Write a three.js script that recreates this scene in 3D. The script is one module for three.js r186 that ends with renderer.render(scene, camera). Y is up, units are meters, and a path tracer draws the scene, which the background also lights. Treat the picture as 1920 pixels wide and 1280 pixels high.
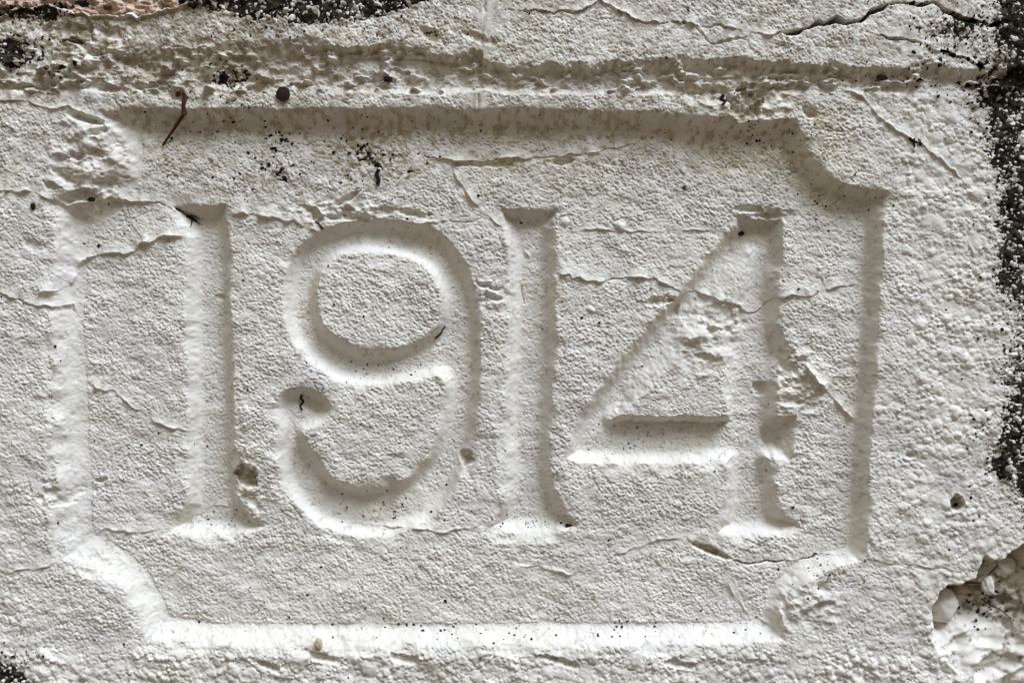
import * as THREE from 'three';

// ------------------------------------------------------------------ camera, sky, sun, exposure
const S = 1 / 3000;                       // metres per photograph pixel on the plane of the stone's face
const X = px => (px - 960) * S, Y = py => (640 - py) * S;
function lerp(a, b, t) { return a + (b - a) * t; }
const scene = new THREE.Scene();
const DIST = 0.72;
const camera = new THREE.PerspectiveCamera(2 * Math.atan(640 * S / DIST) * 180 / Math.PI, 1024 / 682, 0.02, 60);
camera.position.set(0, 0, DIST);
camera.lookAt(0, 0, 0);
const SUN = new THREE.Vector3(0.42, 0.82, 0.40).normalize();
{ // overcast sky: brighter towards the zenith, one dull ground colour below the horizon
  const w = 256, h = 128, d = new Float32Array(w * h * 4);
  for (let j = 0; j < h; j++) for (let i = 0; i < w; i++) {
    const el = ((j + 0.5) / h - 0.5) * Math.PI, k = (j * w + i) * 4;
    const s = Math.max(0, Math.sin(el));
    const L = 0.055 + 0.42 * Math.pow(s, 1.5);
    const c = el > 0 ? [L * lerp(1.10, 0.96, s), L, L * lerp(0.86, 1.06, s)] : [0.075, 0.058, 0.043];
    d[k] = c[0]; d[k + 1] = c[1]; d[k + 2] = c[2]; d[k + 3] = 1;
  }
  const t = new THREE.DataTexture(d, w, h, THREE.RGBAFormat, THREE.FloatType);
  t.mapping = THREE.EquirectangularReflectionMapping; t.magFilter = THREE.LinearFilter; t.needsUpdate = true;
  scene.background = t; scene.environment = t;
}
const sun = new THREE.DirectionalLight(new THREE.Color(0.895, 1.0, 1.19), 1.5);
sun.position.copy(SUN).multiplyScalar(4); sun.target.position.set(0, 0, 0);
sun.castShadow = true; sun.shadow.radius = 54; sun.shadow.mapSize.set(2048, 2048);
Object.assign(sun.shadow.camera, { left: -0.6, right: 0.6, top: 0.6, bottom: -0.6, near: 0.5, far: 8 });
scene.add(sun, sun.target);
const renderer = new THREE.WebGLRenderer({ antialias: true });
renderer.toneMapping = THREE.LinearToneMapping;
renderer.toneMappingExposure = 2.32;
renderer.shadowMap.enabled = true;

// ------------------------------------------------------------------ noise
const h2 = (ix, iy, s) => { let n = Math.imul(ix, 374761393) ^ Math.imul(iy, 668265263) ^ Math.imul(s + 11, 1442695041); n = Math.imul(n ^ (n >>> 13), 1274126177); n = Math.imul(n ^ (n >>> 15), 2246822519); return ((n ^ (n >>> 16)) >>> 0) / 4294967296; };
const vn = (x, y, s) => { const ix = Math.floor(x), iy = Math.floor(y); let fx = x - ix, fy = y - iy; fx = fx * fx * fx * (fx * (fx * 6 - 15) + 10); fy = fy * fy * fy * (fy * (fy * 6 - 15) + 10); const a = h2(ix, iy, s), b = h2(ix + 1, iy, s), c = h2(ix, iy + 1, s), d = h2(ix + 1, iy + 1, s); return a + (b - a) * fx + (c - a) * fy + (a - b - c + d) * fx * fy - 0.5; };   // -0.5 .. 0.5
const fbm = (x, y, s, o) => { let v = 0, a = 1; for (let i = 0; i < o; i++) { v += a * vn(x, y, s + i * 7); x = x * 1.97 + 17.3; y = y * 1.97 - 9.1; a *= 0.5; } return v; };
function grain(x, y, cell, s) {           // 0..1: rounded grains of uneven size
  const u = x / cell, v = y / cell, ix = Math.floor(u), iy = Math.floor(v); let m = 0;
  for (let j = -1; j <= 1; j++) for (let i = -1; i <= 1; i++) {
    const cx = ix + i, cy = iy + j, r = 0.34 + 0.5 * h2(cx, cy, s + 2), a = 0.35 + 0.65 * h2(cx, cy, s + 3);
    const dx = cx + h2(cx, cy, s) - u, dy = cy + h2(cx, cy, s + 1) - v, q = 1 - (dx * dx + dy * dy) / (r * r);
    if (q > 0) { const g = a * Math.sqrt(q) * (0.45 + 0.55 * q); if (g > m) m = g; }
  }
  return m;
}
const clamp = (v, a = 0, b = 1) => v < a ? a : v > b ? b : v;
const sstep = (a, b, v) => { const t = clamp((v - a) / (b - a)); return t * t * (3 - 2 * t); };
const along = (pts, x) => { if (x <= pts[0][0]) return pts[0][1]; for (let i = 1; i < pts.length; i++) if (x <= pts[i][0]) return lerp(pts[i - 1][1], pts[i][1], (x - pts[i - 1][0]) / (pts[i][0] - pts[i - 1][0])); return pts[pts.length - 1][1]; };
let seed = 20240611; const rnd = () => { seed = (Math.imul(seed, 1664525) + 1013904223) >>> 0; return seed / 4294967296; };
const gauss = () => { let s = 0; for (let i = 0; i < 6; i++) s += rnd(); return (s - 3) / 0.7071; };

// ------------------------------------------------------------------ the grid of the carved surface (photograph pixels on the stone's plane)
const STEP = 1.5;
const axis = (a, b) => { const v = []; for (let p = a - 15; p <= b + 15; p += STEP) v.push(p); let d = STEP, lo = v[0], hi = v[v.length - 1]; const L = [], R = []; for (let i = 0; i < 30; i++) { d *= 1.2; lo -= d; hi += d; L.push(lo); R.push(hi); } return Float64Array.from([...L.reverse(), ...v, ...R]); };
const GX = axis(0, 1920), GY = axis(0, 1280), NX = GX.length, NY = GY.length, N = NX * NY;
const idx = (arr, v) => { let a = 0, b = arr.length - 1; while (a < b) { const m = (a + b) >> 1; if (arr[m] < v) a = m + 1; else b = m; } return a; };
const box = (x0, y0, x1, y1, f) => { const i0 = idx(GX, x0), i1 = idx(GX, x1), j0 = idx(GY, y0), j1 = idx(GY, y1); for (let j = j0; j <= j1; j++) for (let i = i0; i <= i1; i++) f(j * NX + i, GX[i], GY[j]); };
const H = new Float32Array(N), SM = new Float32Array(N), ID = new Uint8Array(N), WOB = new Float32Array(N), COARSE = new Float32Array(N), PIT = new Float32Array(N), CHIP = new Uint8Array(N);
for (let j = 0; j < NY; j++) for (let i = 0; i < NX; i++) { const x = GX[i], y = GY[j]; WOB[j * NX + i] = vn(x / 13, y / 13, 3) * 3.2 + vn(x / 48, y / 48, 4) * 5 + vn(x / 6, y / 6, 5) * 2.4; }

function sdf(polys, x, y) {               // positive inside (even-odd over several outlines)
  let d = 1e9, inside = false;
  for (const p of polys) for (let i = 0, n = p.length, j = n - 1; i < n; j = i++) {
    const ax = p[j][0], ay = p[j][1], ex = p[i][0] - ax, ey = p[i][1] - ay, wx = x - ax, wy = y - ay;
    const t = clamp((wx * ex + wy * ey) / (ex * ex + ey * ey)), qx = wx - ex * t, qy = wy - ey * t, q = qx * qx + qy * qy;
    if (q < d) d = q;
    if ((ay > y) !== (p[i][1] > y) && x < ex * (y - ay) / ey + ax) inside = !inside;
  }
  return inside ? Math.sqrt(d) : -Math.sqrt(d);
}
const smooth = (pts, closed = true, k = 3) => { const c = new THREE.CatmullRomCurve3(pts.map(p => new THREE.Vector3(p[0], p[1], 0)), closed, 'centripetal'); return c.getPoints(pts.length * k).map(v => [v.x, v.y]).slice(0, closed ? -1 : undefined); };

const worn = (sd, x, y, r) => { const q = r * clamp(1 + 1.7 * fbm(x / 38, y / 38, 7, 2), 0.25, 2.2); return 0.5 * (sd + Math.sqrt(sd * sd + q * q)) * sstep(-26, -12, sd); };   // worn, rounded arrises

// ------------------------------------------------------------------ outlines
const PANEL = [[[190, 214], [240, 204], [460, 206], [700, 205], [1000, 206], [1250, 214], [1400, 226], [1492, 226], [1500, 245], [1512, 270], [1528, 300], [1550, 325], [1578, 345], [1620, 355], [1668, 362], [1658, 390], [1652, 430], [1655, 480], [1650, 560], [1641, 700], [1636, 790], [1630, 850], [1628, 950], [1620, 1035], [1612, 1050], [1560, 1064], [1512, 1088], [1482, 1118], [1468, 1150], [1470, 1200], [1300, 1206], [1000, 1206], [700, 1207], [400, 1206], [280, 1198], [264, 1155], [240, 1112], [202, 1078], [160, 1056], [122, 1044], [118, 1000], [112, 900], [107, 800], [102, 700], [98, 600], [100, 520], [105, 450], [108, 386], [150, 374], [192, 348], [214, 314], [216, 270], [205, 235]]];
const DIGITS = [
  { label: 'carved numeral 1 with a chip beside its foot, first of the date', polys: [[[316, 385], [375, 384], [413, 381], [414, 410], [418, 440], [421, 480], [421, 540], [423, 620], [427, 690], [429, 780], [430, 860], [431, 905], [438, 942], [452, 966], [470, 984], [483, 993], [470, 1003], [400, 1008], [335, 1007], [312, 999], [312, 990], [328, 973], [342, 950], [344, 900], [343, 840], [344, 760], [344, 700], [342, 640], [340, 560], [342, 480], [345, 442], [338, 420], [326, 404]]] },
  { label: 'carved numeral 9 with a round counter and ball end', polys: [
    smooth([[699, 407], [752, 412], [805, 422], [843, 451], [868, 486], [884, 526], [892, 570], [897, 620], [898, 662], [896, 716], [893, 756], [889, 790], [880, 835], [866, 882], [842, 932], [800, 977], [742, 1003], [672, 1010], [602, 993], [552, 950], [524, 900], [514, 850], [518, 805], [511, 768], [524, 740], [556, 730], [588, 738], [610, 760], [612, 776], [598, 792], [576, 802], [560, 812], [567, 830], [588, 870], [614, 897], [649, 916], [686, 922], [726, 918], [760, 900], [792, 872], [813, 838], [828, 796], [835, 756], [835, 716], [820, 702], [792, 708], [740, 717], [670, 719], [627, 710], [590, 689], [557, 660], [535, 620], [527, 580], [527, 540], [534, 500], [548, 468], [579, 440], [612, 424], [650, 411]]),
    smooth([[585, 545], [594, 508], [620, 481], [664, 467], [712, 468], [764, 479], [800, 502], [821, 532], [829, 566], [821, 604], [798, 632], [762, 650], [716, 658], [668, 653], [629, 637], [601, 610], [588, 578]])] },
  { label: 'carved numeral 1 with a full top serif, between the 9 and the 4', polys: [[[942, 392], [1044, 392], [1040, 404], [1031, 424], [1038, 445], [1041, 520], [1040, 600], [1041, 670], [1036, 720], [1033, 790], [1031, 850], [1033, 885], [1040, 922], [1054, 952], [1070, 974], [1081, 993], [1060, 999], [1010, 1002], [930, 1001], [923, 993], [943, 962], [953, 935], [955, 890], [952, 800], [953, 740], [957, 680], [957, 600], [956, 480], [953, 440], [946, 415]]] },
  { label: 'carved numeral 4 with a damaged upper stem, last of the date', polys: [
    [[1392, 406], [1477, 405], [1475, 433], [1474, 494], [1465, 508], [1465, 553], [1466, 606], [1478, 632], [1484, 664], [1470, 690], [1464, 740], [1462, 786], [1500, 788], [1503, 800], [1494, 846], [1490, 866], [1462, 858], [1448, 862], [1455, 885], [1460, 925], [1464, 955], [1478, 974], [1504, 986], [1506, 994], [1470, 1004], [1400, 1008], [1356, 1004], [1358, 994], [1370, 982], [1376, 955], [1376, 900], [1376, 866], [1270, 869], [1100, 869], [1070, 861], [1076, 826], [1088, 786], [1120, 742], [1160, 694], [1214, 626], [1246, 588], [1284, 548], [1330, 490], [1370, 440], [1390, 420]],
    [[1150, 789], [1378, 789], [1380, 720], [1378, 640], [1392, 590], [1412, 520], [1416, 470], [1385, 505], [1340, 560], [1290, 624], [1226, 702]]] },
];
const EDGE_R = [[890, 112], [920, 127], [1000, 131], [1100, 128], [1160, 118], [1220, 126], [1280, 120], [1400, 118], [1480, 128], [1560, 125], [1640, 134], [1720, 131], [1800, 136], [1850, 137], [2400, 140]];
const EDGE_L = [[-600, 92], [300, 90], [560, 88], [640, 91], [790, 94], [812, 108], [840, 116], [880, 108], [910, 104]];
const BREAK = [[-900, 30], [0, 27], [40, 12], [70, 8], [105, 11], [140, 22], [180, 29], [240, 28], [300, 22], [350, 10], [400, 0], [440, -12], [900, -60]];

// ------------------------------------------------------------------ base relief
const ids = { surround: 0, panel: 1, border: 2, digit: 3, cavity: 7, blockR: 8, blockL: 9, joint: 10, broken: 11, chip: 12 };
const SD_P = new Float32Array(N).fill(-999);
for (let j = 0; j < NY; j++) for (let i = 0; i < NX; i++) {
  const x = GX[i], y = GY[j], k = j * NX + i; let h = fbm(x / 170, y / 170, 31, 3) * 7;
  // courses above the date stone and the joint under them
  const e = (x < 905 ? along(EDGE_L, x) : along(EDGE_R, x)) + WOB[k] * 1.6 + vn(x / 24, y / 24, 77) * 9 + vn(x / 7, y / 9, 76) * 4 + vn(x / 13, y / 13, 74) * 5 + vn(x / 60, 9, 75) * 8;
  const lipTop = 169 + WOB[k] * 0.9 + vn(x / 90, 3, 78) * 6;
  const jointD = x < 905 ? lerp(3, 10, sstep(300, 760, x)) : 8 * (1 - 0.35 * sstep(1500, 1800, x));
  if (y < lipTop + 14) {
    const below = sstep(lipTop + 8, lipTop - 6, y);
    const soft = x < 905 ? lerp(46, 16, sstep(500, 640, x)) : 17;
    const up = sstep(e + soft * 0.75, e - soft * 0.35, y), A = x < 905 ? lerp(2, 14, sstep(60, 560, x)) : 13;
    h += below * (-jointD * (1 - up) + A * up);
    h += below * (1 - up) * (fbm(x / 24, y / 14, 33, 4) * (x < 905 ? 8 : 9) + Math.max(0, fbm(x / 26, y / 13, 34, 3) - 0.08) * 40);
    if (up < 0.35 && below > 0.5) ID[k] = ids.joint;
    if (up >= 0.35) ID[k] = x < 905 ? ids.blockL : ids.blockR;
  }
  if (y < 210) { // upright joint between the two blocks: a smeared ridge of mortar
    const xv = 912 - (y - 20) * 0.06 + WOB[k] * 1.3, dx = x - xv;
    h += 3 * Math.exp(-dx * dx / 160) - 2.6 * Math.exp(-((dx + 4) ** 2) / 6) * sstep(-0.3, 0.25, vn(y / 17, 5, 73));
    SM[k] = Math.max(SM[k], 0.9 * Math.exp(-dx * dx / 420));
  }
  // raw broken stone in the top left corner
  const b = along(BREAK, x) + WOB[k] * 1.2 + vn(x / 22, 1, 41) * 8;
  if (y < b + 8) { const t = sstep(b + 1, b - 5, y); h += 7 * Math.exp(-(((y - b - 3) / 4) ** 2)) - t * 20 - t * 14 * sstep(b - 6, b - 60, y) + t * (fbm(x / 26, y / 18, 44, 5) * 26 + fbm(x / 6, y / 5, 45, 2) * 5); SM[k] = Math.max(SM[k], t); if (t > 0.5) ID[k] = ids.broken; }
  // the sunken panel
  const sd = sdf(PANEL, x, y) + WOB[k] * 0.75; SD_P[k] = sd;
  if (sd > -34) {
    const run = lerp(52, lerp(34, 26, sstep(1500, 1580, x)), sstep(180, 420, x)), t = clamp(worn(sd, x, y, 2.8 + 5 * sstep(600, 1000, y) * sstep(1500, 1200, x) + 7 * sstep(250, 150, x)) / run), D = 36 * (1 - 0.45 * Math.exp(-(((x - 170) / 90) ** 2) - ((y - 300) / 90) ** 2));
    h -= D * (1 - Math.pow(1 - t, 2.1));
    if (sd > 0) ID[k] = t < 0.93 ? ids.border : ids.panel;
  }
  H[k] = h;
  COARSE[k] = clamp(sstep(1570, 1745, x + fbm(x / 60, y / 60, 51, 2) * 120) + 0.9 * sstep(1195, 1240, y + vn(x / 40, y / 40, 52) * 30) + 0.6 * sstep(110, 10, x) * sstep(600, 1000, y) + 0.8 * sstep(280, 60, y) * sstep(420, 60, x));
}
// numerals
DIGITS.forEach((d, n) => {
  const P = d.polys[0], x0 = Math.min(...P.map(p => p[0])) - 6, x1 = Math.max(...P.map(p => p[0])) + 6, y0 = Math.min(...P.map(p => p[1])) - 6, y1 = Math.max(...P.map(p => p[1])) + 6;
  box(x0 - 24, y0 - 24, x1 + 24, y1 + 24, (k, x, y) => { const four = n === 3, sd = sdf(four ? [P] : d.polys, x, y) + WOB[k] * (n === 1 ? 0.42 : 0.7); if (sd <= -26) return;
    const t = clamp(worn(sd, x, y, 3.6 + 2.5 * sstep(700, 950, y)) / (n === 1 ? 25 : 27)); let f = 1 - Math.pow(1 - t, 2.2);
    if (four) { const q = sdf([d.polys[1]], x, y) + WOB[k] * 1.1; const w = sstep(715, 775, y) * sstep(1135, 1175, x); f *= 1 - 0.96 * sstep(lerp(-26, -8, w), lerp(22, 8, w), q); if (q > 6) { H[k] -= 34 * f; return; } }
    H[k] -= (n === 1 ? 27 : 31) * f; if (sd > 0) ID[k] = ids.digit + n; });
});
// chips, pits, gouges: [x, y, rx, ry, turn, depth, ragged, part?]
const pits = [
  [452, 897, 25, 21, 0.5, 24, 0.4, 1], [872, 862, 15, 17, 0, 13, 0.4, 2], [572, 758, 34, 20, 0.35, 7, 0.2, 0], [1466, 826, 30, 30, 0, 16, 0.4, 0],
  [1338, 1038, 40, 8, 0.38, 15, 0.25, 3], [1794, 944, 13, 15, 0, 22, 0.3, 4], [1398, 196, 32, 30, 0, 20, 0.5, 5], [1330, 178, 50, 18, 0.1, 12, 0.6, 0], [1520, 212, 22, 8, 0.5, 11, 0.5, 0],
  [160, 222, 45, 9, 0.28, 15, 0.3, 0], [150, 366, 46, 14, -0.25, 17, 0.4, 0], [195, 345, 26, 16, -0.4, 13, 0.5, 0], [140, 292, 22, 10, 0.2, 12, 0.6, 0], [178, 288, 18, 8, 0, 8, 0.6, 0], [118, 330, 28, 10, 0.4, 11, 0.6, 0], [95, 348, 18, 8, 0.5, 9, 0.6, 0], [180, 248, 24, 8, -0.3, 11, 0.5, 0], [222, 280, 12, 22, -0.4, 7, 0.6, 0], [230, 330, 14, 6, 0, 6, 0.6, 0],
  [647, 368, 30, 7, -0.5, 10, 0.4, 0], [585, 398, 12, 20, -0.3, 11, 0.5, 0], [640, 404, 60, 8, 0.05, 9, 0.6, 0], [770, 396, 36, 9, 0.25, 9, 0.6, 0], [1055, 297, 36, 8, -0.1, 10, 0.6, 0], [900, 302, 70, 6, 0, 6, 0.7, 0],
  [912, 535, 22, 7, 0.35, 12, 0.6, 0], [925, 556, 26, 6, 0.2, 8, 0.7, 0], [906, 562, 14, 6, 0, 7, 0.6, 0], [1245, 562, 30, 9, -0.1, 12, 0.6, 0], [1268, 575, 22, 16, -0.9, 12, 0.5, 0], [1345, 618, 14, 7, 0, 9, 0.5, 0], [1300, 650, 18, 8, 0.3, 6, 0.7, 0], [1325, 670, 24, 8, 0.1, 8, 0.6, 0], [1360, 590, 60, 40, 0.4, 6, 0.4, 0],
  [1450, 400, 34, 8, 0, 9, 0.5, 0], [1420, 388, 40, 8, -0.1, 8, 0.6, 0], [1490, 690, 30, 26, 0.5, 10, 0.7, 0], [1440, 730, 22, 14, 0, 8, 0.7, 0], [1500, 750, 22, 8, 0.3, 6, 0.6, 0],
  [1475, 1150, 12, 40, 0.1, 9, 0.6, 0], [1535, 1140, 40, 9, -0.5, 7, 0.6, 0], [1710, 853, 11, 6, 0, 9, 0.3, 0], [900, 75, 30, 9, 0.3, 6, 0.6, 0], [810, 70, 26, 12, 0.5, 8, 0.5, 0], [175, 905, 12, 6, 0, 6, 0.6, 0], [110, 925, 50, 22, 0.1, 5, 0.7, 0], [60, 165, 70, 7, 0, 6, 0.5, 0], [190, 165, 60, 7, 0.1, 6, 0.5, 0], [450, 150, 70, 20, 0.1, 6, 0.7, 0], [300, 170, 60, 16, 0.2, 7, 0.7, 0], [260, 120, 60, 18, 0.3, 8, 0.7, 0], [160, 90, 34, 10, 0.6, 9, 0.6, 0], [130, 60, 60, 22, 0.2, 7, 0.8, 0], [200, 60, 44, 14, 0.3, 8, 0.8, 0],
  [600, 1230, 40, 7, 0.3, 9, 0.7, 0], [500, 1245, 30, 6, 0.4, 8, 0.7, 0], [760, 1235, 30, 8, 0.2, 8, 0.7, 0], [1050, 1240, 40, 7, 0.3, 9, 0.7, 0], [1280, 1245, 30, 8, 0.2, 8, 0.7, 0], [60, 460, 26, 12, 0.2, 3, 0.5, 0], [400, 555, 18, 8, 0.2, 4, 0.5, 0],
];
for (const [cx, cy, rx, ry, a, dep, rag, part] of pits) { const c = Math.cos(a), s = Math.sin(a), R = Math.max(rx, ry) * 1.7;
  box(cx - R, cy - R, cx + R, cy + R, (k, x, y) => { const u = ((x - cx) * c + (y - cy) * s) / rx, v = (-(x - cx) * s + (y - cy) * c) / ry, q = 1 - Math.sqrt(u * u + v * v) + rag * (fbm(x / 11, y / 11, 61, 3)) * 1.1; if (q > 0) { const t = clamp(q / 0.8), f = part ? 1 - Math.pow(1 - t, 2.2) : 0.8 * t * t * (3 - 2 * t) + 0.2 * (1 - Math.pow(1 - t, 3)); H[k] -= dep * f; PIT[k] = Math.max(PIT[k], f); if (part && q > 0.1) { ID[k] = ids.chip; CHIP[k] = part; } } }); }
for (const [cx, cy, rx, ry, a, f] of [[1325, 640, 75, 70, 10, 27], [1500, 720, 50, 70, 11, 17], [165, 300, 75, 85, 12, 27], [920, 550, 36, 36, 8, 20], [1400, 180, 110, 40, 10, 18], [640, 390, 120, 24, 9, 18], [1450, 398, 60, 22, 8, 16], [1520, 1130, 70, 50, 9, 22], [460, 930, 30, 50, 9, 16]])
  box(cx - rx * 1.6, cy - ry * 1.6, cx + rx * 1.6, cy + ry * 1.6, (k, x, y) => { const m = sstep(1.5, 0.4, Math.hypot((x - cx) / rx, (y - cy) / ry)); H[k] += m * a * (fbm(x / f, y / (f * 0.75), 63, 3) + 0.12 - Math.max(0, fbm(x / f + 40, y / f, 64, 2)) * 0.9); SM[k] = Math.max(SM[k], 0.45 * m); });
// raised lumps: [x, y, r, height]
const lumps = [[1168, 418, 15, 8], [1112, 580, 11, 5], [1790, 775, 18, 6], [1700, 470, 14, 5], [1062, 412, 12, 5], [975, 1075, 20, 3], [1700, 1100, 22, 4], [1650, 1118, 16, 4], [1840, 780, 24, 7], [1850, 900, 12, 8], [1885, 895, 16, 7], [1880, 830, 14, 8], [1870, 165, 20, 9], [1890, 240, 14, 9], [1830, 195, 14, 8], [560, 1236, 26, 7], [470, 1262, 20, 6], [900, 1228, 22, 6], [1110, 1228, 20, 7], [1190, 1240, 24, 6], [690, 1250, 22, 6], [1400, 1232, 20, 6], [260, 975, 14, 3], [110, 20, 14, 6], [40, 60, 12, 6], [100, 22, 8, 6], [1760, 730, 16, 5], [1800, 850, 16, 5], [220, 300, 18, 6], [185, 305, 14, 6], [160, 275, 16, 5]];
for (const [cx, cy, r, a] of lumps) box(cx - r * 1.5, cy - r * 1.5, cx + r * 1.5, cy + r * 1.5, (k, x, y) => { const q = 1 - Math.hypot(x - cx, (y - cy) * 1.2) / r + vn(x / 9, y / 9, 66) * 0.7; if (q > 0) { H[k] += a * (1 - Math.pow(1 - clamp(q), 2)); SM[k] = Math.max(SM[k], 0.7 * clamp(q * 2)); } });

// the broken-out cavity at the lower right
const CAV = [[[1748, 1150], [1758, 1118], [1772, 1104], [1800, 1092], [1826, 1084], [1836, 1056], [1850, 1044], [1876, 1050], [1900, 1032], [1926, 1014], [1944, 1060], [1950, 1130], [1946, 1190], [1975, 1250], [1960, 1335], [1900, 1322], [1830, 1282], [1790, 1262], [1764, 1226], [1744, 1190]]];
box(1735, 960, 2080, 1340, (k, x, y) => { const sd = sdf(CAV, x, y) + WOB[k] * 1.2 + fbm(x / 20, y / 20, 71, 2) * 8; if (sd <= 0) return;
  const top = along([[1750, 1130], [1800, 1092], [1840, 1050], [1920, 1020], [2060, 970]], x), f = clamp((y - top) / 210), wall = 1 - Math.pow(1 - clamp(sd / 26), 2);
  H[k] -= wall * (lerp(84, 14, Math.pow(f, 0.6)) + fbm(x / 50 + y / 80, y / 36, 72, 3) * 24 + grain(x, y * 1.1, 44, 73) * -12); SM[k] = Math.max(SM[k], 0.85 * wall); ID[k] = ids.cavity; });

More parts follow.
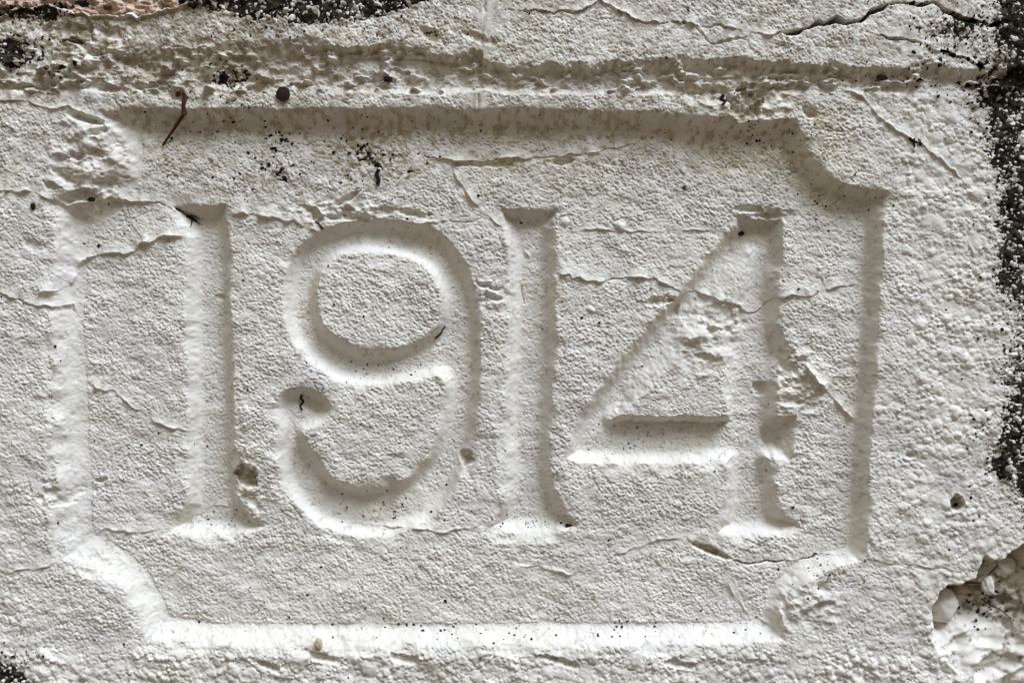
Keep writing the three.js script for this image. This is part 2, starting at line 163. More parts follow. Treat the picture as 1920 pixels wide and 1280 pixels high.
// cracks: the side on the left of the direction of travel is the lifted paint edge; lip height, its reach, gap width, gap depth
const CR = [
  { p: [[925, 24], [960, 22], [1000, 25], [1040, 25], [1085, 27], [1100, 18], [1125, 8], [1150, 18], [1170, 32], [1200, 45], [1240, 48], [1280, 46], [1310, 51], [1345, 53], [1400, 62], [1440, 68], [1466, 68]], lip: 5, lam: 14, gap: 1.6, dep: 18, on: 'R' },
  { p: [[1462, 69], [1500, 59], [1530, 50], [1565, 42], [1590, 45], [1612, 40], [1630, 25], [1665, 12]], lip: 3, lam: 14, gap: 6, dep: 110, on: 'R' },
  { p: [[1660, 14], [1680, 8], [1720, 12], [1745, 10], [1775, 25], [1820, 45], [1850, 50], [1886, 45]], lip: 3, lam: 14, gap: 3.6, dep: 80, on: 'R' },
  { p: [[1302, 52], [1320, 75], [1335, 85], [1370, 78], [1408, 68]], lip: 5, lam: 18, gap: 2, dep: 8, on: 'R' },
  { p: [[1602, 50], [1625, 65], [1660, 75], [1700, 78], [1740, 92], [1770, 103], [1810, 115], [1842, 135]], lip: 4, lam: 12, gap: 2.2, dep: 24, on: 'R' },
  { p: [[1565, 158], [1600, 175], [1625, 190], [1645, 215], [1670, 240], [1700, 258], [1715, 265], [1750, 290], [1790, 325], [1812, 342]], lip: 6, lam: 12, gap: 1.6, dep: 5, on: 'S' },
  { p: [[784, 283], [820, 292], [860, 298], [900, 297], [950, 294], [1000, 290], [1080, 285], [1130, 277], [1180, 265], [1222, 254]], lip: 6, lam: 12, gap: 2, dep: 7, on: 'S' },
  { p: [[845, 303], [855, 330], [880, 365], [905, 395], [925, 412], [948, 432]], lip: 5, lam: 16, gap: 1.6, dep: 4, on: 'S' },
  { p: [[-30, 357], [0, 358], [60, 362], [112, 378]], lip: 6, lam: 16, gap: 1.6, dep: 4, on: 'S' },
  { p: [[165, 371], [200, 371], [260, 373], [300, 382], [332, 402]], lip: 5, lam: 14, gap: 1.8, dep: 6, on: 'S' },
  { p: [[420, 402], [450, 396], [470, 398], [510, 408], [550, 415], [590, 430], [612, 425]], lip: 7, lam: 16, gap: 2, dep: 6, on: 'S' },
  { p: [[752, 416], [800, 414], [840, 412], [880, 412], [908, 400]], lip: 5, lam: 12, gap: 1.6, dep: 4, on: 'S' },
  { p: [[60, 556], [100, 548], [120, 535], [130, 515], [145, 490], [170, 477], [230, 470], [260, 452], [290, 443], [342, 440]], lip: 7, lam: 24, gap: 1.8, dep: 5, on: 'S' },
  { p: [[-30, 545], [0, 549], [30, 562], [60, 570], [95, 576], [125, 570], [138, 592]], lip: 5, lam: 14, gap: 1.8, dep: 8, on: 'S' },
  { p: [[145, 712], [170, 728], [200, 735], [240, 765], [280, 795], [310, 805], [352, 815]], lip: 5, lam: 12, gap: 1.5, dep: 4, on: 'S' },
  { p: [[1035, 506], [1080, 522], [1130, 526], [1190, 518], [1230, 520], [1260, 535], [1285, 548]], lip: 6, lam: 16, gap: 2, dep: 7, on: 'S' },
  { p: [[1285, 549], [1310, 546], [1335, 553], [1380, 570], [1420, 585], [1440, 577], [1462, 558], [1480, 552], [1520, 555], [1560, 541], [1615, 534]], lip: 5, lam: 18, gap: 2, dep: 7, on: 'S' },
  { p: [[1480, 652], [1510, 675], [1540, 710], [1570, 745], [1600, 780], [1614, 796]], lip: 11, lam: 14, gap: 1.6, dep: 4, on: 'S' },
  { p: [[1150, 1047], [1190, 1038], [1240, 1018], [1290, 1013], [1316, 1030]], lip: 4, lam: 10, gap: 1.2, dep: 3, on: 'S' },
  { p: [[1372, 1054], [1400, 1062], [1450, 1060], [1500, 1055], [1540, 1045], [1600, 1044], [1628, 1040]], lip: 3, lam: 10, gap: 1.7, dep: 26, on: 'S' },
  { p: [[1620, 1042], [1660, 1054], [1740, 1063], [1806, 1072]], lip: 3, lam: 8, gap: 1.4, dep: 4, on: 'S' },
  { p: [[962, 1066], [1010, 1072], [1060, 1083], [1135, 1076]], lip: 3, lam: 9, gap: 1.4, dep: 4, on: 'S' },
  { p: [[640, 992], [700, 994], [780, 997], [830, 1002], [875, 997], [930, 984]], lip: 4, lam: 10, gap: 1.4, dep: 4, on: 'S' },
  { p: [[160, 1010], [185, 995], [215, 998], [250, 1002], [300, 998]], lip: 4, lam: 10, gap: 1.3, dep: 4, on: 'S' },
  { p: [[780, 272], [775, 300], [760, 325], [722, 355], [688, 367]], lip: 4, lam: 10, gap: 1.2, dep: 2, on: 'S' },
  { p: [[-30, 196], [20, 190], [60, 193], [92, 206], [128, 200], [160, 214], [196, 234]], lip: 4, lam: 10, gap: 2, dep: 7, on: 'S' },
  { p: [[1366, 1092], [1385, 1130], [1412, 1160], [1462, 1186]], lip: 4, lam: 9, gap: 1, dep: 2, on: 'S' },
  { p: [[10, 1073], [60, 1067], [122, 1052]], lip: 3, lam: 9, gap: 1.2, dep: 3, on: 'S' },
  { p: [[358, 970], [378, 956], [400, 954], [424, 966]], lip: 4, lam: 7, gap: 1.2, dep: 3, on: 'S' },
  { p: [[320, 497], [350, 491], [378, 480]], lip: 3, lam: 10, gap: 1.2, dep: 3, on: 'S' },
  { p: [[978, 452], [990, 480], [998, 490]], lip: 4, lam: 8, gap: 1.2, dep: 3, on: 'S' },
  { p: [[978, 520], [980, 550], [984, 572]], lip: -2, lam: 8, gap: 1.6, dep: 5, on: 'S' },
  { p: [[1040, 424], [1060, 432], [1100, 428], [1200, 430], [1290, 428], [1384, 430]], lip: 3, lam: 8, gap: 1, dep: 2, on: 'S' },
  { p: [[1602, 795], [1640, 792], [1662, 806]], lip: 4, lam: 9, gap: 1.2, dep: 2, on: 'S' },
  { p: [[1806, 425], [1822, 470], [1832, 500]], lip: 3, lam: 9, gap: 1, dep: 2, on: 'S' },
];
const CID = new Uint8Array(N);
CR.forEach((c, n) => {
  const P = c.p, L = [0]; for (let i = 1; i < P.length; i++) L.push(L[i - 1] + Math.hypot(P[i][0] - P[i - 1][0], P[i][1] - P[i - 1][1]));
  const T = L[L.length - 1], R = c.lam * 3.2, xs = P.map(p => p[0]), ys = P.map(p => p[1]);
  box(Math.min(...xs) - R, Math.min(...ys) - R, Math.max(...xs) + R, Math.max(...ys) + R, (k, X0, Y0) => {
    const x = X0 + vn(X0 / 17, Y0 / 17, 81) * 7 + vn(X0 / 6, Y0 / 6, 82) * 2, y = Y0 + vn(X0 / 17, Y0 / 17, 83) * 7 + vn(X0 / 6, Y0 / 6, 84) * 2;
    let bd = 1e9, bs = 0, bt = 0;
    for (let i = 1; i < P.length; i++) { const ax = P[i - 1][0], ay = P[i - 1][1], ex = P[i][0] - ax, ey = P[i][1] - ay, l = L[i] - L[i - 1], t = clamp(((x - ax) * ex + (y - ay) * ey) / (l * l)), d = Math.hypot(x - ax - ex * t, y - ay - ey * t); if (d < bd) { bd = d; bs = ((x - ax) * ey - (y - ay) * ex) >= 0 ? 1 : -1; bt = L[i - 1] + t * l; } }
    if (bd > R) return;
    const end = sstep(0, 28, bt) * sstep(0, 28, T - bt), var1 = clamp(0.85 + 1.5 * (vn(bt / 24, n, 85) + 0.5 * vn(bt / 9, n, 89)), 0.15, 1.7), s = bd * bs;
    const endE = end * (1 - sstep(R * 0.6, R, bd));
    H[k] += 1.25 * (s > 0 ? Math.exp(-s / (c.lam * 0.6)) : Math.exp(s / 1.7)) * c.lip * endE * var1;
    SM[k] = Math.max(SM[k], s > 0 ? 0.95 * end * Math.exp(-s / (c.lam * 0.9)) : 0.7 * end * Math.exp(s / 7));
    const vary = sstep(-0.34, 0.1, vn(bt / 26, n, 87) + 0.5 * vn(bt / 9, n, 88)), g = (c.gap > 2.3 ? 0.55 + 0.45 * vary : vary) * c.gap * (c.on === 'S' && c.gap < 3 ? 0.8 : 1) * (0.5 + 0.75 * (vn(bt / 14, n, 86) + 0.5)) * sstep(0, 12, bt) * sstep(0, 12, T - bt);
    if (bd < g) H[k] -= c.dep * (c.gap < 2.3 ? 0.55 : 1) * Math.min(1, (g - bd) / Math.max(0.8, g * 0.3));
    if (bd < Math.max(1.3, g) && end > 0.1) CID[k] = n + 1;
  });
});

// ------------------------------------------------------------------ where black lichen grows
const EDGE_LICHEN = [[-40, 1862], [60, 1868], [120, 1856], [170, 1835], [230, 1846], [290, 1872], [380, 1896], [480, 1900], [560, 1908], [700, 1920], [760, 1914], [800, 1886], [840, 1862], [880, 1866], [910, 1896], [960, 1930], [1010, 1960], [1400, 1960]];
const lichens = [
  { box: [1700, -30, 1950, 1010], m: (x, y) => sstep(-66, 46, x - along(EDGE_LICHEN, y) + 46 * fbm(x / 70, y / 55, 177, 2)) * 0.98, label: 'black lichen along the right edge between white grains', big: 1 },
  { box: [330, -30, 830, 80], m: (x, y) => 1.05 * sstep(-12, 16, along([[300, -20], [345, 12], [400, 28], [470, 46], [560, 50], [650, 50], [710, 36], [770, 22], [815, 4], [850, -20]], x) - y), label: 'black lichen patch along the top edge left of centre' },
  { box: [-30, -20, 160, 60], m: (x, y) => 1.1 * Math.exp(-(((x - 55) / 75) ** 2) - ((y - 20 - x * 0.06) / 15) ** 2), label: 'black lichen under the broken stone in the top left corner' },
  { box: [-30, 50, 150, 150], m: (x, y) => 1.15 * Math.exp(-(((x - 5) / 62) ** 2) - ((y - 98) / 30) ** 2), label: 'black lichen at the upper left edge beside the rough block' },
  { box: [-30, 1180, 110, 1310], m: (x, y) => 1.1 * sstep(0, 50, along([[-30, 70], [0, 68], [40, 50], [75, 10], [100, -30]], x) - (1280 - y) + 0), label: 'black lichen in the bottom left corner' },
  { box: [1710, 10, 1860, 160], m: (x, y) => 0.62 * Math.max(Math.exp(-(((x - 1790) / 55) ** 2) - ((y - 52) / 24) ** 2), 0.8 * Math.exp(-(((x - 1760) / 45) ** 2) - ((y - 108) / 24) ** 2)), label: 'thin black lichen specks beside the long crack at top right' },
  { box: [360, 90, 490, 220], m: (x, y) => 0.52 * Math.exp(-(((x - 425) / 36) ** 2) - ((y - 145) / 34) ** 2), label: 'dark greenish lichen specks above the top moulding', green: 1 },
  { box: [620, 240, 790, 370], m: (x, y) => 0.6 * Math.exp(-(((x - 690) / 52) ** 2) - ((y - 292) / 38) ** 2), label: 'dark brown specks of lichen under the top moulding near the middle', green: 1 },
  { box: [450, 270, 580, 380], m: (x, y) => 0.5 * Math.exp(-(((x - 515) / 40) ** 2) - ((y - 318) / 26) ** 2), label: 'scattered black lichen specks below the round brown seed', green: 1 },
];
const lichenAt = (x, y) => { let v = 0; for (const L of lichens) if (x > L.box[0] && x < L.box[2] && y > L.box[1] && y < L.box[3]) v = Math.max(v, L.m(x, y)); return v; };

// ------------------------------------------------------------------ grain of the painted surface
const BASE = H.slice(), GR = new Float32Array(N), AMP = new Float32Array(N);
for (let j = 1; j < NY - 1; j++) for (let i = 1; i < NX - 1; i++) {
  const k = j * NX + i, x = GX[i], y = GY[j];
  const gx = (BASE[k + 1] - BASE[k - 1]) / (GX[i + 1] - GX[i - 1]), gy = (BASE[k + NX] - BASE[k - NX]) / (GY[j + 1] - GY[j - 1]);
  const steep = Math.hypot(gx, gy), down = clamp((-gy - gx * 0.4) * 1.0, 0, 1.5);   // facing down or left: rubbed smooth
  let m = (1 / (1 + (steep / 0.75) ** 2)) * (1 - 0.75 * clamp(down)) * (1 - SM[k]);
  const id = ID[k];
  if (id === ids.border) m *= 0.5;
  m = Math.max(m, (id === ids.joint || id >= ids.blockR ? 0.7 : 0.36) * (1 - clamp(down * 1.4)) * (1 - SM[k]));
  if (id >= 3 && id <= 6) m *= 0.7;
  m *= 1 - 0.9 * sstep(0.2, 0.9, PIT[k]) * (id === ids.chip ? 1 : 0.55);
  const patch = clamp(1.0 + 0.8 * fbm(x / 46, y / 34, 91, 3), 0.4, 1.45);
  const wx = x + vn(x / 4, y / 4, 92) * 2, wy = y + vn(x / 4, y / 4, 93) * 2, c = COARSE[k];
  const ra = (wx * 0.87 + wy * 0.5) * 0.74, rb = -wx * 0.5 + wy * 0.87;
  let g = 3.2 * (1 - Math.exp(-2.4 * Math.max(grain(ra, rb, 5.0, 100), 0.85 * grain(ra, rb, 4.0, 110)))) + 1.5 * grain(ra, rb, 9.5, 115) * sstep(-0.2, 0.3, vn(x / 30, y / 30, 96)) + vn(x / 3, y / 3, 94) * 0.7;
  if (c > 0.02) { const big = Math.max((1 - Math.exp(-2 * grain(wx, wy, 13, 120))) * 7.0 * sstep(-0.4, 0.05, vn(x / 32, y / 32, 121)), (1 - Math.exp(-2 * grain(ra * 1.2, rb, 7.6, 130))) * 5.0, grain(wx, wy, 24, 140) * 7 * sstep(0.5, 1, c)) + vn(x / 3, y / 3, 94) * 0.9; g = lerp(g, Math.max(g, big) , c); }
  const lz = lichenAt(x, y);
  if (lz > 0.02) { const pk = 9.5 * Math.max(0, Math.max(0.95 * grain(wx, wy, 15, 180), grain(wx, wy, 9, 185), 0.9 * grain(wx, wy, 5.5, 190)) - 0.34 - 0.42 * vn(x / 20, y / 20, 191)); g = lerp(g, pk, clamp(lz * 1.5)); m = lerp(m, Math.max(m, 0.8), clamp(lz)); }
  GR[k] = g * m * lerp(patch, 1, clamp(lz)) * (1 + 0.5 * sstep(1205, 1235, y)); AMP[k] = m;
  H[k] += GR[k] + (fbm(x / 24, y / 18, 95, 2) * 2.6) * (1 - 0.7 * SM[k]) * (0.35 + 0.65 * m) + vn(x / 7, y / 22, 97) * 0.9 * clamp(down);
}

// ------------------------------------------------------------------ colours of the matter itself (linear)
// patches of brown dirt, plus shade painted brown at the right of the hollow: [x, y, rx, ry, amount]
const DIRT_AND_SHADE = [[454, 900, 26, 24, 0.7], [872, 862, 16, 18, 0.7], [690, 295, 80, 55, 0.55], [500, 320, 70, 40, 0.35], [1896, 1120, 44, 60, 0.9], [1832, 1104, 46, 24, 0.8], [130, 70, 110, 40, 0.4], [420, 150, 80, 50, 0.4]];
const COL = new Float32Array(N * 3);
for (let j = 0; j < NY; j++) for (let i = 0; i < NX; i++) {
  const k = j * NX + i, x = GX[i], y = GY[j], id = ID[k];
  let r = 0.715, g = 0.68, b = 0.595;
  const tone = 1 + fbm(x / 60, y / 60, 151, 3) * 0.10 + vn(x / 4, y / 4, 152) * 0.05; r *= tone; g *= tone; b *= tone * (1 + fbm(x / 90, y / 80, 153, 2) * 0.06);
  const stain = (a, R, G, B) => { r = lerp(r, R, a); g = lerp(g, G, a); b = lerp(b, B, a); };
  const spk = fbm(x / 9, y / 9, 154, 4), spk2 = vn(x / 3, y / 3, 155);
  // ochre weathering in and above the top moulding and the corner scoop, brown grime along the joint
  // ochre growth in ragged patches on the top moulding, the panel just below it and the scooped corner
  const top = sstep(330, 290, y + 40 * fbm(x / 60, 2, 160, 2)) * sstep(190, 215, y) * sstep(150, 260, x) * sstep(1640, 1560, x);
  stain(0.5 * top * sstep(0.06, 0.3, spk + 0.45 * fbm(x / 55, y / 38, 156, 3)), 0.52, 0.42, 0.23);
  let lodged = 0; for (const [cx, cy, rx, ry, w] of DIRT_AND_SHADE) { const q = ((x - cx) / rx) ** 2 + ((y - cy) / ry) ** 2; if (q < 4) lodged = Math.max(lodged, w * Math.exp(-q * 0.9)); }
  if (lodged > 0.02) stain(lodged * clamp(0.05 + 0.95 * sstep(-0.15, 0.3, spk + 0.5 * spk2 + 0.25 * (lodged - 0.5))), 0.45, 0.35, 0.19);  // lodged dirt; in the hollow's right side it also colours in the shade
  const grime = Math.max(0.34 * sstep(470, 330, y) * sstep(1750, 1500, x), sstep(300, 90, y + 60 * fbm(x / 80, y / 60, 161, 2)) * (0.45 + 0.5 * sstep(900, 250, x)), sstep(70, 30, y) * sstep(500, 300, x), id === ids.chip ? 1.0 : 0);
  stain(0.84 * sstep(-0.16, 0.36, spk + grime * 0.25 + fbm(x / 50, y / 24, 157, 2) * 0.4) * grime, 0.36, 0.29, 0.18);
  stain(0.42 * sstep(0.34, 0.5, spk + spk2 * 0.5 + 0.14 * sstep(60, 330, 400 - y)), 0.30, 0.25, 0.18);
  { const lz = lichenAt(x, y); if (lz > 0.02) stain(0.75 * clamp(lz * 1.3) * sstep(-0.25, 0.35, spk + 0.35 * spk2), 0.22, 0.18, 0.125); }
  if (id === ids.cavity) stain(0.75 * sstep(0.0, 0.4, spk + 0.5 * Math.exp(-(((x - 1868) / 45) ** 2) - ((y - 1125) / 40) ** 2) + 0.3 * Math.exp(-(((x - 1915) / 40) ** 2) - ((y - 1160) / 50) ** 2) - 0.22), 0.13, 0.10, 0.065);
  if (id === ids.broken) { const q = fbm(x / 14, y / 9, 158, 4); r = 0.50 + q * 0.3; g = 0.36 + q * 0.26; b = 0.27 + q * 0.22; stain(sstep(0.15, 0.5, fbm(x / 18, y / 10, 159, 3) + 0.1), 0.08, 0.055, 0.04); }
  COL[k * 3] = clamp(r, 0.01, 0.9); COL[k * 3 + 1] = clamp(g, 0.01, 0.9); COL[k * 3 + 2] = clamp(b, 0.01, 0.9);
}
// deep gaps hold dirt
for (let k = 0; k < N; k++) if (CID[k] && BASE[k] < -900) COL[k * 3] = 0;

// normals of the whole relief
const NO = new Float32Array(N * 3);
for (let j = 0; j < NY; j++) for (let i = 0; i < NX; i++) {
  const k = j * NX + i, a = Math.max(0, i - 1), b = Math.min(NX - 1, i + 1), c = Math.max(0, j - 1), d = Math.min(NY - 1, j + 1);
  const gx = (H[j * NX + b] - H[j * NX + a]) / (GX[b] - GX[a]), gy = -(H[d * NX + i] - H[c * NX + i]) / (GY[d] - GY[c]), l = Math.hypot(gx, gy, 1);
  NO[k * 3] = -gx / l; NO[k * 3 + 1] = -gy / l; NO[k * 3 + 2] = 1 / l;
}

// ------------------------------------------------------------------ cut the relief into parts
const paint = new THREE.MeshStandardMaterial({ name: 'weathered_white_paint', vertexColors: true, roughness: 0.72, metalness: 0 });
const rawStone = new THREE.MeshStandardMaterial({ name: 'raw_stone', vertexColors: true, roughness: 0.95 });
function cut(test, height = H, normals = NO, colors = COL) {
  const map = new Int32Array(N).fill(-1), pos = [], nor = [], col = [], ind = [];
  const v = k => { if (map[k] < 0) { map[k] = pos.length / 3; const i = k % NX, j = (k - i) / NX; pos.push(X(GX[i]), Y(GY[j]), height[k] * S); nor.push(normals[k * 3], normals[k * 3 + 1], normals[k * 3 + 2]); if (colors) col.push(colors[k * 3], colors[k * 3 + 1], colors[k * 3 + 2]); } return map[k]; };
  for (let j = 0; j < NY - 1; j++) for (let i = 0; i < NX - 1; i++) { const k = j * NX + i; if (!test(k)) continue; const a = v(k), b = v(k + 1), c = v(k + NX), d = v(k + NX + 1); ind.push(a, c, b, b, c, d); }
  const g = new THREE.BufferGeometry(); g.setAttribute('position', new THREE.Float32BufferAttribute(pos, 3)); g.setAttribute('normal', new THREE.Float32BufferAttribute(nor, 3)); if (colors) g.setAttribute('color', new THREE.Float32BufferAttribute(col, 3)); g.setIndex(ind); return g;
}
const used = {}; const numbered = n => { const c = used[n] = (used[n] ?? -1) + 1; return c ? `${n}_${String(c).padStart(3, '0')}` : n; };
const shade = m => { m.castShadow = m.receiveShadow = true; return m; };
const part = (name, geo, mat, parent, label) => { const m = shade(new THREE.Mesh(geo, mat)); m.name = numbered(name); if (label) m.userData.label = label; parent.add(m); return m; };
const tag = (o, label, category, group, kind) => { o.userData = { label, category }; if (group) o.userData.group = group; if (kind) o.userData.kind = kind; return o; };
const group = (name, label, category, x, y, z = 0) => { const g = new THREE.Group(); g.name = numbered(name); scene.add(g); g.position.set(x, y, z); return tag(g, label, category); };
const shift = (geo, o) => geo.translate(-o.position.x, -o.position.y, -o.position.z);
const solo = (name, geo, mat, label, category, grp, kind) => { const m = shade(new THREE.Mesh(geo, mat)); m.name = numbered(name); scene.add(m); return tag(m, label, category, grp, kind); };

const stone = group('date_stone', 'white painted date stone carved 1914 in a sunken panel with scooped corners', 'date stone', 0, Y(1300));
const isPart = n => k => ID[k] === n && !CID[k];
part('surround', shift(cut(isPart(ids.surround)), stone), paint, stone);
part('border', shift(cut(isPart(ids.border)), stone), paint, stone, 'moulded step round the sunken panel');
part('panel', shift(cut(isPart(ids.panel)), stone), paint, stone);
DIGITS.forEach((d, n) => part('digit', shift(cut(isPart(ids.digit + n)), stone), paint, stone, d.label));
for (let c = 1; c <= 5; c++) part('chip', shift(cut(k => CHIP[k] === c && ID[k] === ids.chip && !CID[k]), stone), paint, stone);
const cavity = part('cavity', shift(cut(isPart(ids.cavity)), stone), paint, stone, 'broken-out hollow at the lower right');
const blockR = group('stone_block', 'smooth white painted block above the panel on the right, split by a long black crack', 'stone block', X(1400), Y(130));
part('face', shift(cut(isPart(ids.blockR)), blockR), paint, blockR);
const blockL = group('stone_block', 'rough stained white block above the panel on the left, left of the upright joint', 'stone block', X(450), Y(100));
part('face', shift(cut(isPart(ids.blockL)), blockL), paint, blockL);
CR.forEach((c, n) => { const o = c.on === 'R' ? blockR : stone; part('crack', shift(cut(k => CID[k] === n + 1), o), paint, o); });
solo('mortar_joint', cut(isPart(ids.joint)), paint, 'rough brown stained mortar joint between the date stone and the blocks above', 'joint', null, 'structure');
solo('broken_stone', cut(isPart(ids.broken)), rawStone, 'bare pinkish brown broken stone in the top left corner', 'stone');
{ const g = new THREE.BoxGeometry(2.4, 2.4, 0.3); g.translate(0, 0, -0.15 - 0.045); solo('wall', g, new THREE.MeshStandardMaterial({ color: new THREE.Color().setRGB(0.6, 0.57, 0.5), roughness: 0.9 }), 'masonry behind the carved stone', 'wall', null, 'structure'); }

// ------------------------------------------------------------------ black lichen growing between the grains
const lichenMat = new THREE.MeshPhysicalMaterial({ name: 'black_lichen', vertexColors: true, roughness: 1, specularIntensity: 0.2 });
for (const L of lichens) {
  const HL = new Float32Array(N).fill(-1e3), NL = new Float32Array(N * 3), CL = new Float32Array(N * 3), keep = new Uint8Array(N);
  box(...L.box, (k, x, y) => { const m = L.m(x, y) + 0.55 * fbm(x / 24, y / 24, 171, 4) - 0.06 + (L.green ? 0.75 * fbm(x / 7, y / 7, 178, 2) - 0.16 : 0.25 * fbm(x / 7, y / 7, 178, 2)); if (m < 0.04) return; HL[k] = H[k] - GR[k] - 1.2 + 5.0 * Math.min(m, 0.9) + fbm(x / 8, y / 8, 172, 3) * 3.0 + vn(x / 2.8, y / 2.8, 173) * 1.7;
    if (HL[k] > H[k] - 1.2) keep[k] = 1; });
  box(...L.box, (k, x, y) => { const f = q => HL[q] > -900 ? HL[q] : HL[k]; const gx = (f(k + 1) - f(k - 1)) / (2 * STEP), gy = -(f(k + NX) - f(k - NX)) / (2 * STEP), l = Math.hypot(gx, gy, 1); NL[k * 3] = -gx / l; NL[k * 3 + 1] = -gy / l; NL[k * 3 + 2] = 1 / l;
    const t = 0.6 + 0.9 * (vn(x / 6, y / 6, 174) + 0.5); const q = sstep(-0.25, 0.4, fbm(x / 9, y / 9, 175, 3)), q2 = sstep(0.05, 0.4, fbm(x / 15, y / 12, 176, 3)); CL[k * 3] = t * lerp(lerp(0.011, 0.036, q), 0.055, q2); CL[k * 3 + 1] = t * lerp(lerp(0.009, 0.027, q), 0.048, q2); CL[k * 3 + 2] = t * lerp(lerp(0.007, 0.018, q), 0.034, q2); });
  const g = cut(k => HL[k] > -900 && HL[k + 1] > -900 && HL[k + NX] > -900 && HL[k + NX + 1] > -900 && (keep[k] || keep[k + 1] || keep[k + NX] || keep[k + NX + 1]), HL, NL, CL);
  if (g.index.count) solo('lichen', g, lichenMat, L.label, 'lichen', null, 'stuff');
}

// ------------------------------------------------------------------ small things lying on the stone
const hAt = (px, py) => H[idx(GY, py) * NX + idx(GX, px)];
const P3 = (px, py, up = 1) => new THREE.Vector3(X(px), Y(py), (hAt(px, py) + up) * S);
const std = (r, g, b, rough = 0.85) => new THREE.MeshPhysicalMaterial({ specularIntensity: 0.3, color: new THREE.Color().setRGB(r, g, b), roughness: rough });
const M = { twig: std(0.085, 0.036, 0.014), seed: std(0.034, 0.015, 0.011, 0.8), black: std(0.014, 0.012, 0.011), brown: std(0.07, 0.045, 0.028), pale: std(0.74, 0.70, 0.62), fawn: std(0.5, 0.4, 0.28) };
function lump(r, s, flat = 1, detail = 2) { const g = new THREE.SphereGeometry(1, 10 + detail * 6, 8 + detail * 4), p = g.attributes.position; for (let i = 0; i < p.count; i++) { const x = p.getX(i), y = p.getY(i), z = p.getZ(i), f = 1 + (s === 5 ? 0.35 : 1) * (0.45 * vn(x * 1.3 + s * 3.1, y * 1.3 + z * 1.3, 200 + s) + 0.25 * vn(x * 3.4 + z, y * 3.4 - s, 230 + s)); p.setXYZ(i, x * f * r * S, y * f * r * S, z * f * r * S * flat); } g.computeVertexNormals(); return g; }
const tube = (pts, r0, r1, ups = 1.5, seg = 24) => { const c = new THREE.CatmullRomCurve3(pts.map((p, i) => P3(p[0], p[1], p[2] ?? ups)), false, 'catmullrom', 0.2), g = new THREE.TubeGeometry(c, seg, S, 7, false), p = g.attributes.position; for (let i = 0; i <= seg; i++) { const o = c.getPointAt(i / seg), r = lerp(r0, r1, i / seg); for (let q = 0; q < 8; q++) { const n = i * 8 + q; p.setXYZ(n, o.x + (p.getX(n) - o.x) * r, o.y + (p.getY(n) - o.y) * r, o.z + (p.getZ(n) - o.z) * r); } } g.computeVertexNormals(); return g; };
{
  const t = group('twig', 'bent reddish brown twig lying across the top moulding at the left', 'twig', 0, 0);
  const bar = (a, b, r0, r1) => { const p = [], A = new THREE.Vector3(X(a[0]), Y(a[1]), a[2] * S), B = new THREE.Vector3(X(b[0]), Y(b[1]), b[2] * S), d = B.clone().sub(A), g = new THREE.CylinderGeometry(r1 * S, r0 * S, d.length(), 9, 12); const q = g.attributes.position; for (let i = 0; i < q.count; i++) { const f = 1 + 0.22 * vn(q.getX(i) * 2500, q.getY(i) * 900, 301); q.setX(i, q.getX(i) * f + 1.6 * S * vn(q.getY(i) * 300, 2, 302)); q.setZ(i, q.getZ(i) * f); } g.computeVertexNormals(); g.applyQuaternion(new THREE.Quaternion().setFromUnitVectors(new THREE.Vector3(0, 1, 0), d.clone().normalize())); return g.translate(...A.add(B).multiplyScalar(0.5).toArray()); };
  part('stem', bar([346, 174, 3], [343, 214, -6], 3.6, 5.2), M.twig, t);
  part('stem', bar([344, 210, -6], [295, 267, -31], 3.8, 2), M.twig, t);
  part('knot', lump(5, 3, 0.7).translate(...P3(333, 176, 2).toArray()), M.twig, t);
}
solo('seed', lump(13.5, 5, 0.2, 3).scale(1, 1, 1).translate(...P3(531, 177, 3).toArray()), M.seed, 'flat round dark brown seed stuck above the top moulding', 'seed');
{
  const t = group('insect', 'thin legged dead black insect on the top of the first numeral 1', 'insect', 0, 0);
  part('body', tube([[334, 398, 3], [344, 403, 4], [352, 408, 3]], 3, 2), M.black, t);
  for (const l of [[[318, 386, 3], [327, 391, 5], [336, 398, 3]], [[343, 402, 3], [344, 412, 4], [343, 420, 2]], [[347, 404, 3], [353, 409, 4], [358, 414, 2]], [[340, 398, 3], [350, 400, 5], [356, 404, 2]]]) part('leg', tube(l, 1.5, 0.8, 2, 10), M.black, t);
}
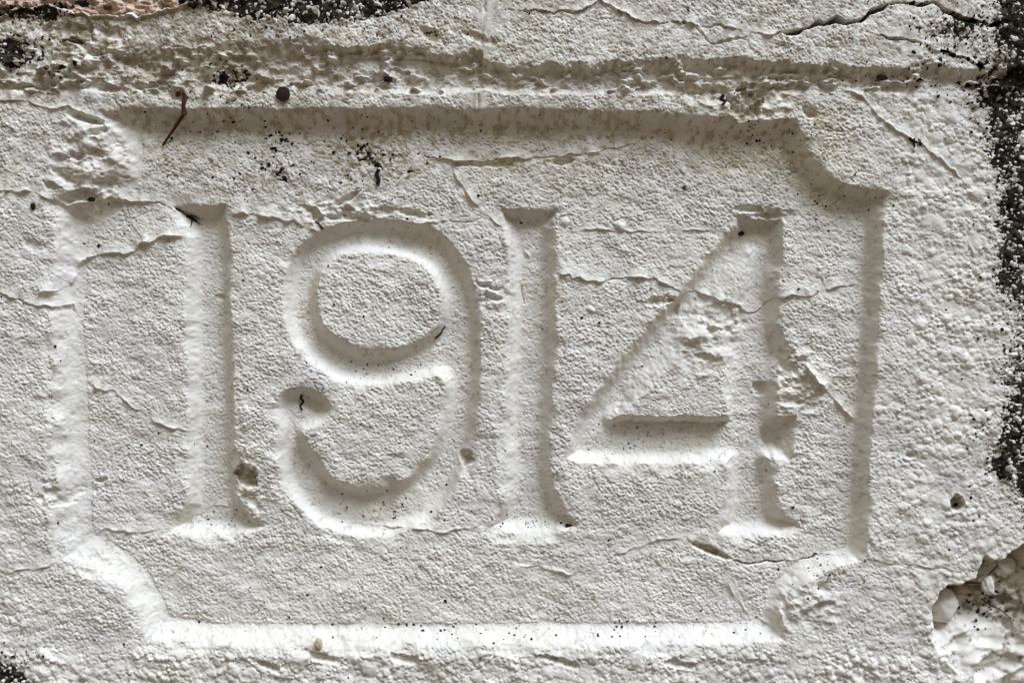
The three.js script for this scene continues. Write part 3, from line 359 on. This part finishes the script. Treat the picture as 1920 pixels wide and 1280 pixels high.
const bits = [
  ['rootlet', tube([[1798, 1112, 6], [1822, 1100, 14], [1850, 1096, 16], [1876, 1078, 14], [1905, 1060, 8]], 2.2, 1, 10), M.brown, 'thin brown rootlet across the top of the broken hollow', 'root'],
  ['rootlet', tube([[1852, 1128, 6], [1872, 1142, 12], [1890, 1150, 10], [1908, 1166, 6]], 1.8, 0.9, 8), M.brown, 'short brown rootlet on the floor of the broken hollow at the right', 'root'],
  ['scrap', tube([[706, 312, 2], [702, 322, 3], [706, 332, 3], [704, 342, 2]], 3.5, 4), M.black, 'dark elongated scrap below the top moulding near the middle', 'scrap'],
  ['fibre', tube([[556, 742, 2], [553, 750, 3], [558, 755, 3], [552, 764, 2], [556, 772, 2]], 2.4, 1.5), M.black, 'black curled thread in the ball end of the 9', 'fibre'],
  ['crumb', lump(7, 9, 0.3).scale(1, 0.7, 1).translate(...P3(1403, 431, 2).toArray()), M.black, 'black crumb at the top of the numeral 4', 'crumb'],
  ['crumb', lump(10, 10, 0.5).scale(1, 0.45, 1).translate(...P3(1655, 145, 2).toArray().map((v, i) => v)), M.brown, 'dark brown lump in the joint under the right block', 'crumb'],
  ['splinter', tube([[1713, 260, 1], [1713, 268, 2], [1714, 276, 1]], 2.4, 1.8), M.black, 'short black splinter on the crack right of the panel corner', 'splinter'],
  ['fibre', tube([[812, 634, 2], [822, 626, 3], [826, 618, 2], [832, 610, 2]], 2, 1.2), M.black, 'thin black fibre in the bowl of the 9 at its right', 'fibre'],
  ['fibre', tube([[578, 405, 1.5], [590, 414, 2.5], [600, 426, 2]], 1.2, 2.8), M.brown, 'thin brown needle on the crack left of the 9', 'fibre'],
  ['crumb', lump(8, 12, 0.3).scale(1, 0.75, 1).translate(...P3(728, 150, 2).toArray()), M.black, 'black crumb in the joint above the moulding near the middle', 'crumb'],
  ['crumb', lump(7, 13, 0.3).rotateZ(0.5).scale(1.1, 0.6, 1).translate(...P3(168, 372, 2).toArray()), M.black, 'black crumb in the eroded upper left corner of the panel', 'crumb'],
  ['splinter', tube([[118, 76, 2], [130, 75, 4], [146, 76, 2]], 3, 3), M.brown, 'dark brown stub on the rough block at upper left', 'splinter'],
  ['crumb', lump(6, 14, 0.4).scale(0.8, 1.0, 1).translate(...P3(62, 387, 2).toArray()), M.black, 'round black crumb left of the panel by the crack', 'crumb'],
  ['crumb', lump(5, 15, 0.4).translate(...P3(1799, 949, 2).toArray()), M.black, 'black crumb inside the small pit on the right margin', 'crumb'],
  ['crumb', lump(5.5, 16, 0.4).scale(1.2, 0.7, 1).translate(...P3(1068, 992, 2).toArray()), M.black, 'black crumb at the right foot of the middle numeral 1', 'crumb'],
  ['scrap', tube([[1358, 176, 2], [1354, 184, 3], [1360, 190, 3], [1354, 198, 2]], 3.4, 2.6), M.black, 'black clotted scrap in the gouge at the upper right of the moulding', 'scrap'],
];
for (const [n, g, m, l, c] of bits) solo(n, g, m, l, c ?? n, null, 'thing');
// stones lodged in the hollow
part('pebble', lump(28, 21, 0.85, 4).scale(0.95, 1.12, 1).translate(...P3(1786, 1146, 12).toArray()).translate(0, 0.65, 0).translate(0, -0.65, 0).applyMatrix4(new THREE.Matrix4().makeTranslation(0, -stone.position.y, 0)), M.pale, cavity, 'large smooth white pebble');
part('pebble', lump(13, 22, 0.8, 3).scale(0.8, 1.35, 1).translate(...P3(1861, 1101, 8).toArray()).translate(0, -stone.position.y, 0), M.pale, cavity);
part('pebble', lump(20, 23, 0.7, 3).translate(...P3(1905, 1075, 4).toArray()).translate(0, -stone.position.y, 0), M.pale, cavity);
part('pebble', lump(17, 24, 0.7, 3).translate(...P3(1826, 1112, 2).toArray()).translate(0, -stone.position.y, 0), M.fawn, cavity);
part('pebble', lump(9, 25, 0.7, 3).scale(0.75, 1.2, 1).translate(...P3(598, 1207, 3).toArray()).translate(0, -stone.position.y, 0), M.fawn, stone, 'small tan pebble');

// black specks: far too many to count
const spots = [];
const scatter = (n, cx, cy, sx, sy, r0, r1) => { for (let i = 0; i < n; i++) spots.push([cx + gauss() * sx, cy + gauss() * sy, lerp(r0, r1, rnd() ** 2.5)]); };
for (let i = 0; i < 520; i++) spots.push([rnd() * 1900, rnd() * 1270, lerp(0.8, 3.0, rnd() ** 4)]);
scatter(60, 440, 225, 90, 26, 0.9, 3.5); scatter(26, 513, 270, 14, 26, 1.5, 6); scatter(40, 500, 315, 50, 22, 1, 4.5); scatter(60, 690, 285, 50, 35, 1, 3.4); scatter(70, 850, 225, 260, 16, 0.8, 2.4); scatter(60, 1440, 243, 40, 14, 1, 3); scatter(110, 1000, 1185, 260, 12, 0.8, 2.8); scatter(50, 1545, 1075, 36, 20, 0.8, 2.4);
scatter(60, 1860, 1130, 32, 26, 1.2, 5); scatter(40, 690, 965, 60, 22, 0.8, 2.8); scatter(40, 690, 690, 80, 14, 0.8, 2.2); scatter(30, 1250, 815, 70, 12, 0.8, 2.6); scatter(30, 400, 985, 40, 9, 0.8, 2); scatter(40, 1000, 985, 40, 10, 0.8, 2.4); scatter(60, 1780, 90, 50, 40, 1, 3.4); scatter(30, 1240, 845, 80, 10, 0.8, 1.6); scatter(40, 1590, 360, 40, 20, 0.8, 2.4); scatter(40, 430, 150, 30, 30, 1, 3);
for (let i = 0; i < 620; i++) { const y = rnd() * 1000, x = along(EDGE_LICHEN, y) + 14 - 46 * -Math.log(1 - rnd() * 0.97) * (0.35 + 0.9 * Math.max(0, vn(y / 60, 3, 401) + 0.4)); spots.push([x, y, lerp(0.9, 3.4, rnd() ** 2)]); }
scatter(130, 1790, 62, 46, 26, 0.9, 3.2); scatter(80, 40, 92, 46, 24, 0.9, 3.4); scatter(60, 80, 26, 60, 9, 0.9, 3); scatter(90, 600, 62, 140, 9, 0.8, 2.6); scatter(60, 45, 1225, 34, 22, 0.9, 3); scatter(70, 1700, 150, 80, 12, 0.8, 2.6);
{
  const g = new THREE.IcosahedronGeometry(S, 1), im = new THREE.InstancedMesh(g, M.black, spots.length), m = new THREE.Matrix4(), q = new THREE.Quaternion(), e = new THREE.Euler();
  spots.forEach(([x, y, r], i) => { q.setFromEuler(e.set(0, 0, rnd() * 6.28)); m.compose(P3(x, y, 0.1), q, new THREE.Vector3(r * (0.8 + rnd() * 0.6), r * (0.6 + rnd() * 0.4), r * 0.55)); im.setMatrixAt(i, m); });
  im.name = 'dirt_specks'; shade(im); tag(im, 'fine black dirt specks scattered over the white painted stone', 'dirt', null, 'stuff'); scene.add(im);
}
renderer.render(scene, camera);
